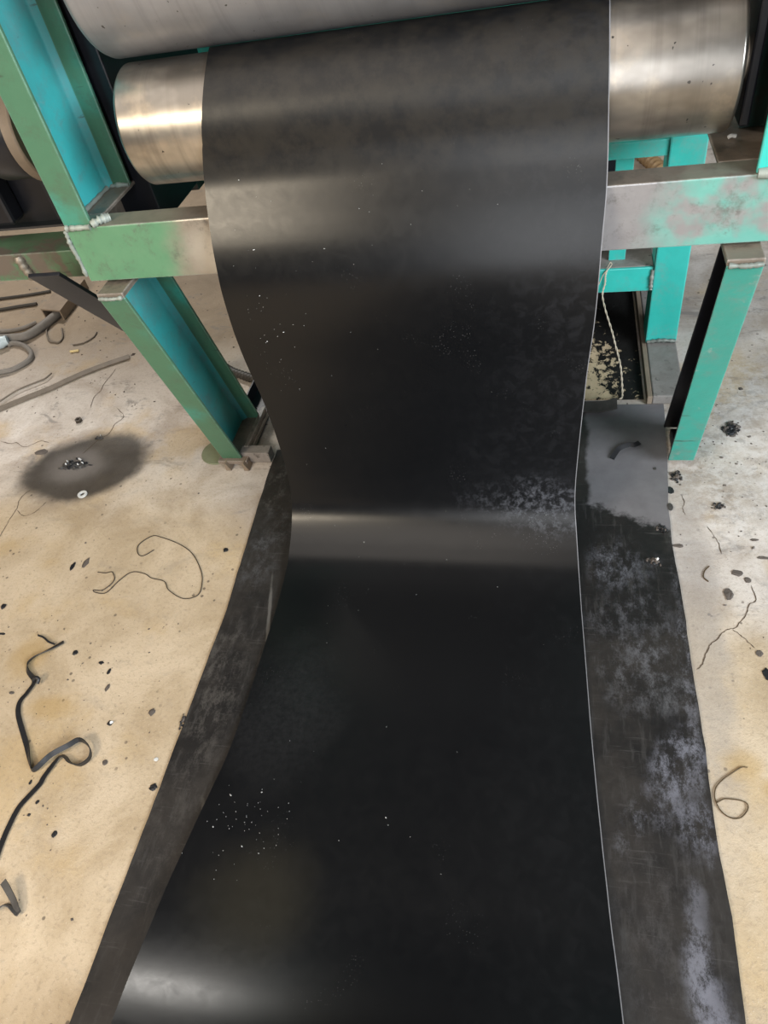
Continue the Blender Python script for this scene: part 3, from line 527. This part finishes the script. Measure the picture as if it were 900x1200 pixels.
# ------------------------------------------------------------------ mat under the sheet
ml = list(MAT_L)+[[MAT_L[-1][0]+.02, -.6]]; mr = list(MAT_R)+[[MAT_R[-1][0], -.6]]
def interp(P, y):
    P = sorted(P, key=lambda p: p[1])
    if y <= P[0][1]: return P[0][0]
    if y >= P[-1][1]: return P[-1][0]
    for a, c in zip(P, P[1:]):
        if a[1] <= y <= c[1]: return a[0]+(c[0]-a[0])*(y-a[1])/max(1e-6, c[1]-a[1])
mb = MB(); NY = 70; NXM = 24; T, B = [], []; rn = random.Random(9)
wob = [rn.gauss(0, .0006) for _ in range(NY+1)]; wob2 = [rn.gauss(0, .0006) for _ in range(NY+1)]
for j in range(NY+1):
    f = j/NY
    for k in range(NXM+1):
        g = k/NXM; yend = 1.630+(1.842-1.630)*min(1, g*1.25); yend = min(yend, 1.845)
        y = -.6+(yend+.6)*f
        x0 = interp(ml, y)+wob[j]; x1 = interp(mr, y)+wob2[j]; x = x0+(x1-x0)*g
        T.append((x, y, .0052)); B.append((x, y, .0012))
W2 = NXM+1
mb.add(T, [(j*W2+k, j*W2+k+1, (j+1)*W2+k+1, (j+1)*W2+k) for j in range(NY) for k in range(NXM)], True)
mb.add(B, [(j*W2+k, (j+1)*W2+k, (j+1)*W2+k+1, j*W2+k+1) for j in range(NY) for k in range(NXM)], True)
ring = [j*W2 for j in range(NY+1)]+[NY*W2+k for k in range(1, W2)]+[j*W2+NXM for j in range(NY-1, -1, -1)]
R = [T[i] for i in ring]+[B[i] for i in ring]; n = len(ring)
mb.add(R, [(i, i+1, n+i+1, n+i) for i in range(n-1)])
tag(mb.build('rubber_mat', M['mat'], origin=(-.28, .6, 0)), 'wide worn dark mat on the floor under the glossy sheet, grey dusted at right', 'mat')
# tan ground with black crust under the machine, built as the plate it is
cb = MB(); NC = 30; rn = random.Random(4)
vs = [(-.80+1.07*i/NC, 1.87+1.3*j/NC, .006+.004*rn.random()*(0 < i < NC and 0 < j < NC)) for j in range(NC+1) for i in range(NC+1)]
cb.add(vs, [(j*(NC+1)+i, j*(NC+1)+i+1, (j+1)*(NC+1)+i+1, (j+1)*(NC+1)+i) for j in range(NC) for i in range(NC)], True)
cb.box(-.80, .27, 1.87, 3.17, .001, .0055)
tag(cb.build('drip_board', M['crust'], origin=(-.26, 2.5, 0)), 'tan board crusted with black rubber residue under the machine', 'board')
mbx = MB()
P = spline([(-.02, 1.815, .006), (.06, 1.82, .008), (.14, 1.815, .012), (.187, 1.82, .020)], 6); vs = []
for p in P: vs += [p+Vector((0, -.018, 0)), p+Vector((0, .018, .012)), p+Vector((0, .019, .015)), p+Vector((0, -.018, .003))]
mbx.add(vs, [(4*i+a, 4*i+(a+1) % 4, 4*i+4+(a+1) % 4, 4*i+4+a) for i in range(len(P)-1) for a in range(4)]+[(3, 2, 1, 0), tuple(4*(len(P)-1)+k for k in range(4))])
tag(mbx.build('rubber_offcut', M['grey_rubber'], origin=(.08, 1.82, .005)), 'flat dark offcut strip across the far edge of the mat beside the twisted wire', 'rubber scrap')

# ------------------------------------------------------------------ machinery behind
GB = thing('gearbox', 'greasy black gearbox housing at left behind the green post', 'machine', (-1.6, 1.95, .74))
MB().box(-2.1, -1.30, 1.72, 2.4, .742, .98).build('housing', M['black_iron'], GB, bevel=.03, seg=3)
MB().box(-1.9, -1.42, 1.66, 1.719, .79, .91).build('cover', M['black_iron'], GB, bevel=.01)
for k in range(3):
    MB().lathe([(0, .018), (.01, .018)], (-1.299, 1.80+.2*k, .90), 6, smooth=False).build('bolt', M['shaft'], GB)
MB().box(-2.1, -1.09, 2.10, 2.22, .667, .7415).build('support_beam', M['black_iron'], GB)
FW = thing('flywheel', 'beige rimmed wheel behind the left green post', 'wheel', (-1.14, 1.62, 1.06))
MB().lathe([(-.158, .108), (-.155, .112), (-.154, .112), (-.133, .112), (-.132, .112), (-.128, .108)], (-1.0, 1.56, 1.05), 48).build('rim', M['beige'], FW)
MB().lathe([(-.26, .095), (-.25, .102), (-.17, .102), (-.159, .098)], (-1.0, 1.56, 1.05), 40).build('hub', M['black_iron'], FW)
MB().lathe([(-.42, .03), (-.261, .03)], (-1.0, 1.56, 1.05), 24).build('shaft', M['shaft'], FW)
DB = thing('drive_housing', 'dark teal drive housing seen under the lower roll at left', 'machine', (-.75, 2.6, .3))
MB().box(-.96, -.44, 2.42, 3.0, .01, .80).build('housing', M['dark_green'], DB, bevel=.02)
MB().box(-.80, -.68, 2.40, 2.4195, .30, .78).build('rib', M['black_iron'], DB, bevel=.004)
MT = thing('motor_box', 'black box with hanging cables behind the turquoise rear rail', 'machine', (.02, 2.7, 0))
MB().box(-.1, .190, 2.55, 2.9, .01, .62).build('housing', M['black_iron'], MT, bevel=.01)
MB().tube(spline([(.128, 2.53, .60), (.125, 2.52, .50), (.108, 2.53, .42), (.10, 2.54, .30)]), .004, 6).build('cable', M['hose_grey'], MT)
MB().tube(spline([(.145, 2.53, .60), (.147, 2.52, .50), (.14, 2.53, .40), (.14, 2.54, .30)]), .004, 6).build('cable', M['hose_dark'], MT)

# ------------------------------------------------------------------ hoses, wires, bars on the floor
def floor_tube(name, pts, r, mat, label, cat, n=6, z=0, rf=None, group=None, seg=8):
    P = spline([(x, y, r+z+.0008) for x, y in pts], n)
    o = MB().tube(P, r, seg, rfun=(lambda i: r*rf(i)) if rf else None).build(name, mat, origin=(pts[len(pts)//2][0], pts[len(pts)//2][1], 0))
    return tag(o, label, cat, group)
floor_tube('hose', HOSE1, .019, M['hose_grey'], 'thick dusty grey hose running into the steel channel on the floor', 'hose')
floor_tube('hose', HOSE2, .009, M['hose_grey'], 'thin grey hose lying just behind the thick hose', 'hose', z=.0)
floor_tube('hose', HOSE3, .011, M['hose_grey'], 'medium grey hose bent in a half loop beside the pale blue fitting', 'hose')
floor_tube('hose', [(c[0], c[1]) for c in CORRHOSE], .017, M['hose_dark'], 'dark corrugated hose between the left leg and the sheet', 'hose', n=14, rf=lambda i: 1.0 if i % 3 else .78)
floor_tube('hose', BROWNHOSE, .034, M['hose_brown'], 'brown corrugated hose on the floor far behind the rear rail', 'hose', n=10, rf=lambda i: 1.0 if i % 4 < 2 else .8, seg=12)
floor_tube('wire', THREAD, .0012, M['wire_dark'], 'long thin dark thread curled in a loop on the pale floor', 'wire', z=.0005)
floor_tube('wire', LOOP, .0012, M['wire_rust'], 'thin rusty wire ring on the floor right of the mat', 'wire', z=.0005)
floor_tube('wire', STAPLE, .004, M['rust_bar'], 'bent grey wire staple on the floor in front of the thick hose', 'wire')
floor_tube('wire', WIRE_ARC, .003, M['rust_bar'], 'short curved wire right of the bent staple', 'wire')
floor_tube('wire', WIRE_LONG, .0035, M['rust_bar'], 'thin wire lying along the flat steel bar', 'wire', z=.007)
floor_tube('cord', CORD1, .008, M['hose_dark'], 'dark cord on the dirty floor left of the steel channel', 'cord')
floor_tube('cord', CORD2, .007, M['hose_dark'], 'dark cord under the green outrigger beam, farthest from view', 'cord')
floor_tube('wire', WIREHOOK, .0014, M['wire_rust'], 'small hooked wire on the pale floor right of the mat', 'wire')
fp = spline([(x, y, 0) for x, y in FLATBAR], 6); vs = []
for i, p in enumerate(fp):
    t_ = (fp[min(i+1, len(fp)-1)]-fp[max(i-1, 0)]).normalized(); nn = Vector((-t_.y, t_.x, 0))*.016
    vs += [p-nn+Vector((0, 0, .001)), p+nn+Vector((0, 0, .001)), p+nn+Vector((0, 0, .007)), p-nn+Vector((0, 0, .007))]
fbm = MB().add(vs, [(4*i+a, 4*i+(a+1) % 4, 4*i+4+(a+1) % 4, 4*i+4+a) for i in range(len(fp)-1) for a in range(4)]+[(3, 2, 1, 0), tuple(4*(len(fp)-1)+k for k in range(4))])
tag(fbm.build('flat_bar', M['rust_bar'], origin=(FLATBAR[3][0], FLATBAR[3][1], 0)), 'long dusty flat steel bar lying on the floor left of the leg', 'steel bar')
# upside-down channel
a, b2, c2, d2 = [Vector((x, y, 0)) for x, y in CHAN]
ux = (b2-a); wch = ux.length; ux.normalize(); ax0 = a; ax1 = a+(d2-a)*1.0
ch = MB().extrude([(0, .001), (.008, .001), (.008, .042), (wch-.008, .042), (wch-.008, .001), (wch, .001), (wch, .05), (0, .05)], ax0, ax0+(c2-b2+d2-a)*.5, ux, (0, 0, 1))
tag(ch.build('steel_channel', M['chan_steel'], origin=(a.x, a.y, 0), bevel=.002), 'short dusty steel channel lying open side down behind the black brace', 'steel channel')
# pale fitting
fx, fy = PTS['fitting']
o = MB().lathe([(-.06, .024), (-.055, .027), (.02, .027), (.035, .021), (.05, .021)], (0, 0, 0), 24).build('hose_fitting', M['fitting'], origin=(0, 0, 0))
o.location = (fx-.01, fy, .029); o.rotation_euler = (0, 0, .5)
tag(o, 'pale blue plastic hose fitting at the left edge of the floor', 'fitting')
s1, s2 = PTS['stick1'], PTS['stick2']
tag(MB().tube([(s1[0], s1[1], .006), (s2[0], s2[1], .006)], .005, 6).build('stick', M['straw'], origin=(s1[0], s1[1], 0)), 'short straw yellow stick on the dirty floor left of the leg', 'stick')
# hanging twisted wire with a knot on the low rail
hw = [(.150, 2.130, .306), (.1455, 2.128, .285), (.146, 2.128, .26), (.140, 2.12, .222), (.152, 2.07, .19), (.170, 2.02, .155), (.183, 1.985, .12), (.197, 1.94, .085), (.203, 1.90, .05), (.205, 1.865, .020), (.196, 1.838, .030)]
HWp = spline(hw, 8); tw = MB(); tw.tube([p+Vector((.0018*math.cos(i*1.1), 0, .0018*math.sin(i*1.1))) for i, p in enumerate(HWp)], .0017, 6)
tw.tube([p-Vector((.0018*math.cos(i*1.1), 0, .0018*math.sin(i*1.1))) for i, p in enumerate(HWp)], .0016, 6)
HW = tw.build('hanging_wire', M['twine'], origin=(.15, 2.13, .306)); tag(HW, 'pale twisted wire hanging from the low rear rail down to the mat', 'wire')
MB().tube(spline([(.148, 2.128, .312), (.156, 2.126, .330), (.162, 2.14, .315), (.150, 2.13, .304), (.138, 2.127, .29), (.128, 2.126, .262), (.120, 2.126, .245)]), .0016, 6).build('loose_end', M['twine'], HW)
# floor disc, nut, washer
px_, py_ = PTS['disc']
dg = MB(); nseg = 40; vs = [(px_+.062*math.cos(2*math.pi*k/nseg), py_+.062*math.sin(2*math.pi*k/nseg), z) for z in (.001, .006) for k in range(nseg)]
dg.add(vs, [(k, (k+1) % nseg, nseg+(k+1) % nseg, nseg+k) for k in range(nseg)]+[tuple(range(nseg-1, -1, -1)), tuple(range(nseg, 2*nseg))])
tag(dg.build('floor_disc', M['disc_green'], origin=(px_, py_, 0), bevel=.001), 'faded green flat disc on the floor beside the left leg foot', 'disc')
def ring_nut(name, p, ro, ri, h, seg, mat, label, cat):
    m = MB(); vs = []
    for z, r in ((.001, ro), (h, ro), (h, ri), (.001, ri)):
        vs += [(p[0]+r*math.cos(2*math.pi*k/seg+.3), p[1]+r*math.sin(2*math.pi*k/seg+.3), z) for k in range(seg)]
    m.add(vs, [(a*seg+k, a*seg+(k+1) % seg, ((a+1) % 4)*seg+(k+1) % seg, ((a+1) % 4)*seg+k) for a in range(4) for k in range(seg)])
    tag(m.build(name, mat, origin=(p[0], p[1], 0)), label, cat)
ring_nut('nut', PTS['nut'], .0135, .007, .012, 6, M['wire_dark'], 'small dark hex nut on the floor above the oil stain', 'nut')
ring_nut('washer', PTS['washer'], .016, .008, .005, 20, M['dust'], 'pale ring washer at the near edge of the oil stain', 'washer')

# ribbons: curled rubber strips
def ribbon(name, pts, heights, tilts, wid, mat, th_=.0022, parent=None, n=6):
    P = spline([(x, y, h) for (x, y), h in zip(pts, heights)], n); N = len(P)
    A = [spline([(a_, 0, 0) for a_ in tilts], n)[i].x for i in range(N)]
    vs = []
    for i, p in enumerate(P):
        t_ = (P[min(i+1, N-1)]-P[max(i-1, 0)]); t_.z = 0; t_.normalize()
        nn = Vector((-t_.y, t_.x, 0)); a_ = math.radians(A[i]); wd = nn*math.cos(a_)+Vector((0, 0, 1))*math.sin(a_); td = Vector((0, 0, 1))*math.cos(a_)-nn*math.sin(a_)
        lift = abs(math.sin(a_))*wid/2+abs(math.cos(a_))*th_/2+.0008
        q = p+Vector((0, 0, lift))
        vs += [q-wd*wid/2-td*th_/2, q+wd*wid/2-td*th_/2, q+wd*wid/2+td*th_/2, q-wd*wid/2+td*th_/2]
    m = MB().add(vs, [(4*i+a, 4*i+(a+1) % 4, 4*i+4+(a+1) % 4, 4*i+4+a) for i in range(N-1) for a in range(4)]+[(3, 2, 1, 0), tuple(4*(N-1)+k for k in range(4))], False)
    return m.build(name, mat, parent, origin=None if parent else (pts[len(pts)//2][0], pts[len(pts)//2][1], 0))
STRIP_ALL = STRIP+STRIP2
ns = len(STRIP_ALL)
hts = [0]*ns
til = [20, 25, 35, 55, 60, 45, 20, 15, 10, 10, 10, 15, 60, 75, 65, 60, 60, 70, 80, 85, 85, 75, 60, 25, 12, 8, 8, 8, 8, 8, 8, 8][:ns]
til += [8]*(ns-len(til))
for i in range(14, 20): hts[i] = [.006, .010, .013, .012, .006, .002][i-14]
SR = ribbon('rubber_strip', STRIP_ALL, hts, til, .013, M['black_rubber'])
tag(SR, 'long curled black rubber strip with a loop on the floor at left', 'rubber scrap')
ribbon('sliver', SLIVER, [.002]*4, [20]*4, .005, M['black_rubber'], parent=SR)
kx, ky = STRIP[6]
MB().tube(spline([(kx, ky, .008), (kx+.010, ky+.004, .016), (kx+.018, ky+.001, .014), (kx+.016, ky-.008, .008)], 5), .005, 7).build('knot', M['black_rubber'], SR)
CU = ribbon('rubber_strip', CURL, [.018, .016, .012, .008, .004, 0, 0, 0, .002, .004, .006], [15, 15, 20, 25, 30, 30, 40, 60, 60, 50, 40], .014, M['grey_rubber'])
tag(CU, 'short bent rubber strip standing up on the floor at lower left', 'rubber scrap')
FK = ribbon('rubber_flake', FLAKE, [.006, .006, .007, .007, .007, .008], [10, 30, 40, 40, 30, 15], .014, M['black_rubber'])
tag(FK, 'curled black rubber sliver lying on the grey part of the mat', 'rubber scrap')

# crumbs one by one
def lump(p, sx, sy, h, seed, rough=.35):
    rn = random.Random(seed); m = MB(); vs = []; n = 9; ang = rn.uniform(0, 6)
    for z, k in ((0, .95), (h*.55, 1.0), (h, .55)):
        for i in range(n):
            a_ = 2*math.pi*i/n; r = k*(1+rn.uniform(-rough, rough)); vs.append((p[0]+sx*r*math.cos(a_), p[1]+sy*r*math.sin(a_), p[2]+z*(1+rn.uniform(-.3, .3))))
    fs = [(r*n+i, r*n+(i+1) % n, (r+1)*n+(i+1) % n, (r+1)*n+i) for r in range(2) for i in range(n)]+[tuple(range(n-1, -1, -1)), tuple(range(2*n, 3*n))]
    return m.add(vs, fs)
def rubble(p, sx, sy, h, seed, n=34, tail=.0):
    rn = random.Random(seed); m = MB()
    for q in range(n):
        r = rn.random()**.6; a_ = rn.uniform(0, 6.28); lobes = .75+.35*math.sin(a_*2+seed)+.2*math.sin(a_*5+seed*2)
        x = p[0]+sx*r*lobes*math.cos(a_); y = p[1]+sy*r*lobes*math.sin(a_); k = rn.uniform(.10, .26)*(1.25-.5*r)
        m_ = lump((x, y, p[2]+.0002*q/n), sx*k*rn.uniform(.6, 1.5), sy*k*rn.uniform(.6, 1.5), max(.0015, h*rn.uniform(.3, 1)*(1.1-r*.7)), rn.randrange(9999), .45)
        m.add(m_.v, m_.f, mi=1 if rn.random() < .42 else 0)
    return m
DL = {0:'ragged black rubber patch on the floor right of the right leg', 1:'dark pointed flat scrap on the floor right of the mat', 2:'small dark scrap just right of the pointed flat scrap',
 3:'three cornered dark scrap on the floor above the crack', 4:'dark scrap at the end of the short crack branch', 5:'dark scrap at the right edge of the floor below the crack',
 6:'thin dark sliver on the pale dusted floor at right', 7:'long dark sliver at the far right edge of the floor', 8:'rough grey crumb on the dusted floor below the right leg',
 9:'tiny dark crumb on the floor behind the right leg', 10:'thin dark sliver touching the right edge of the mat', 11:'black rubber bits standing in for the dark void under the right leg foot', 12:'small black lump between the leg foot and the mat',
 13:'round dark crumb right of the top of the curled strip', 14:'small dark crumb on the pale floor, upper of two near the curled strip', 15:'small dark crumb just below the upper crumb near the curled strip',
 16:'grey oblong flake on the pale floor left of the mat', 17:'dark crumb with a shiny white chip on the floor', 18:'dark flat crumb right of the strip loop', 19:'dark crumb close to the left edge of the mat, nearest the viewer',
 20:'dark brown crumb alone on the bare floor at lower left', 21:'tiny crumb right of the strip tail', 22:'crumb beside the strip tail, just below the loop', 23:'small crumb under the loop of the curled strip',
 24:'black clump stuck against the left edge of the mat', 25:'dark crumb between the thin thread and the mat', 26:'dusty grey flake left of the oil stain', 27:'grey oblong flake left of the thin thread',
 28:'dark crumb at the left edge of the floor above the strip', 29:'dark twig shaped crumb at the left edge of the floor', 30:'flat dark crumb left of the bend in the strip', 31:'dark elongated crumb below the oil stain',
 32:'pale stone chip between the strip and the mat', 33:'faint grey flake on the floor left of the mat middle', 34:'grey crumpled clump at the mat edge below the right leg', 35:'shiny black crumpled clump on the right side of the mat',
 36:'small grey clump on the mat edge nearest the right leg', 37:'tiny dark crumb on the grey part of the mat'}
for i, (k, x, y, sx, sy) in enumerate(DEBRIS):
    z = .006 if k == 'm' else .0006
    big = i in (0, 11, 24, 34, 35, 8)  # the lump under the right foot stands in for a dark void
    h = min(.010, max(.002, .45*min(sx, sy))) if big else min(.004, max(.0012, .22*min(sx, sy)))
    kk = .75 if big else .8; sx *= kk; sy *= kk
    if i == 29: sx, sy = .011, .004
    mat = M['dust'] if i == 32 else M['brown_scrap'] if i in (1, 2, 3, 4, 6, 7, 9, 10, 16, 18, 26, 27, 30, 33) else M['grey_rubber'] if i in (0, 1, 2, 3, 4, 6, 7, 9, 10, 8, 16, 26, 27, 33, 34, 36, 37) else M['black_rubber']
    nm = 'rubber_crumb' if i != 32 else 'stone_chip'
    if big: o = rubble((x, y, z), sx*1.35, sy*1.35, h, 100+i).build(nm, [M['black_rubber'], M['brown_scrap']], origin=(x, y, z))
    else: o = lump((x, y, z), max(sx, .003), max(sy, .003), h, 100+i, .28).build(nm, mat, origin=(x, y, z))
    tag(o, DL[i], 'stone' if i == 32 else 'rubber scrap')
    if i in (17, 35):
        lump((x+sx*.5, y+sy*.4, z+h*.5), .004, .004, .005, 5).build('white_chip', M['white_chip'], o)
for key, label, s in (('clump', 'black crumbly residue clump in the middle of the oil stain', .034), ('clump2', 'small black residue clump on the crack at the stain edge', .011)):
    x, y = PTS[key]; o = rubble((x, y, .0006), s*1.45, s*.85, .011, 51, 60 if s > .02 else 20).build('residue_clump', [M['black_rubber'], M['grey_rubber']], origin=(x, y, 0)); tag(o, label, 'residue')
    rn = random.Random(8)
    for q in range(16 if s > .02 else 2):
        a_ = rn.uniform(0, 6.28); r = rn.uniform(.2, 1.1); lump((x+s*1.2*r*math.cos(a_), y+s*.75*r*math.sin(a_), .004), s*.09, s*.07, .008, q, .5).build('shred', M['white_chip'] if q % 3 == 0 else M['black_rubber'], o)
# fine crumbs, past counting
st, st2, st3 = MB(), MB(), MB(); rn = random.Random(21)
def crumbs(n, fx_, fy_, smin, smax, mb_):
    for _ in range(n):
        x, y = fx_(), fy_()
        s = rn.uniform(smin, smax)*(1 if rn.random() < .85 else 1.9); a_ = rn.uniform(0, 6.28); e = rn.uniform(.35, .9); ca, sa = math.cos(a_), math.sin(a_)
        q = [(ca*s, sa*s), (-sa*s*e, ca*s*e), (-ca*s, -sa*s), (sa*s*e, -ca*s*e)]
        mb_.add([(x+u, y+v, .0005) for u, v in q]+[(x, y, .0005+s*.7)], [(0, 1, 4), (1, 2, 4), (2, 3, 4), (3, 0, 4), (3, 2, 1, 0)])
crumbs(300, lambda: rn.uniform(-2.4, -.92), lambda: rn.uniform(.1, 1.75), .0009, .0024, st)
crumbs(130, lambda: rn.gauss(-1.25, .18), lambda: rn.gauss(.85, .2), .0008, .0022, st)
crumbs(170, lambda: rn.uniform(.37, .95), lambda: rn.uniform(.3, 2.6), .0010, .0026, st2)
crumbs(110, lambda: rn.gauss(.48, .12), lambda: rn.gauss(1.55, .22), .0014, .004, st2)
crumbs(180, lambda: rn.uniform(-3.4, -1.2), lambda: rn.uniform(1.8, 3.2), .002, .006, st3)
tag(st.build('rubber_crumbs', M['brown_scrap'], origin=(-1.4, .8, 0)), 'fine dark rubber crumbs scattered over the pale concrete left of the mat', 'debris', None, 'stuff')
tag(st2.build('rubber_crumbs', M['brown_scrap'], origin=(.6, 1.2, 0)), 'fine crumbs scattered over the dusted concrete right of the mat', 'debris', None, 'stuff')
tag(st3.build('rubber_crumbs', M['brown_scrap'], origin=(-2, 2.4, 0)), 'coarse dirt crumbs on the brown floor around the hoses', 'debris', None, 'stuff')
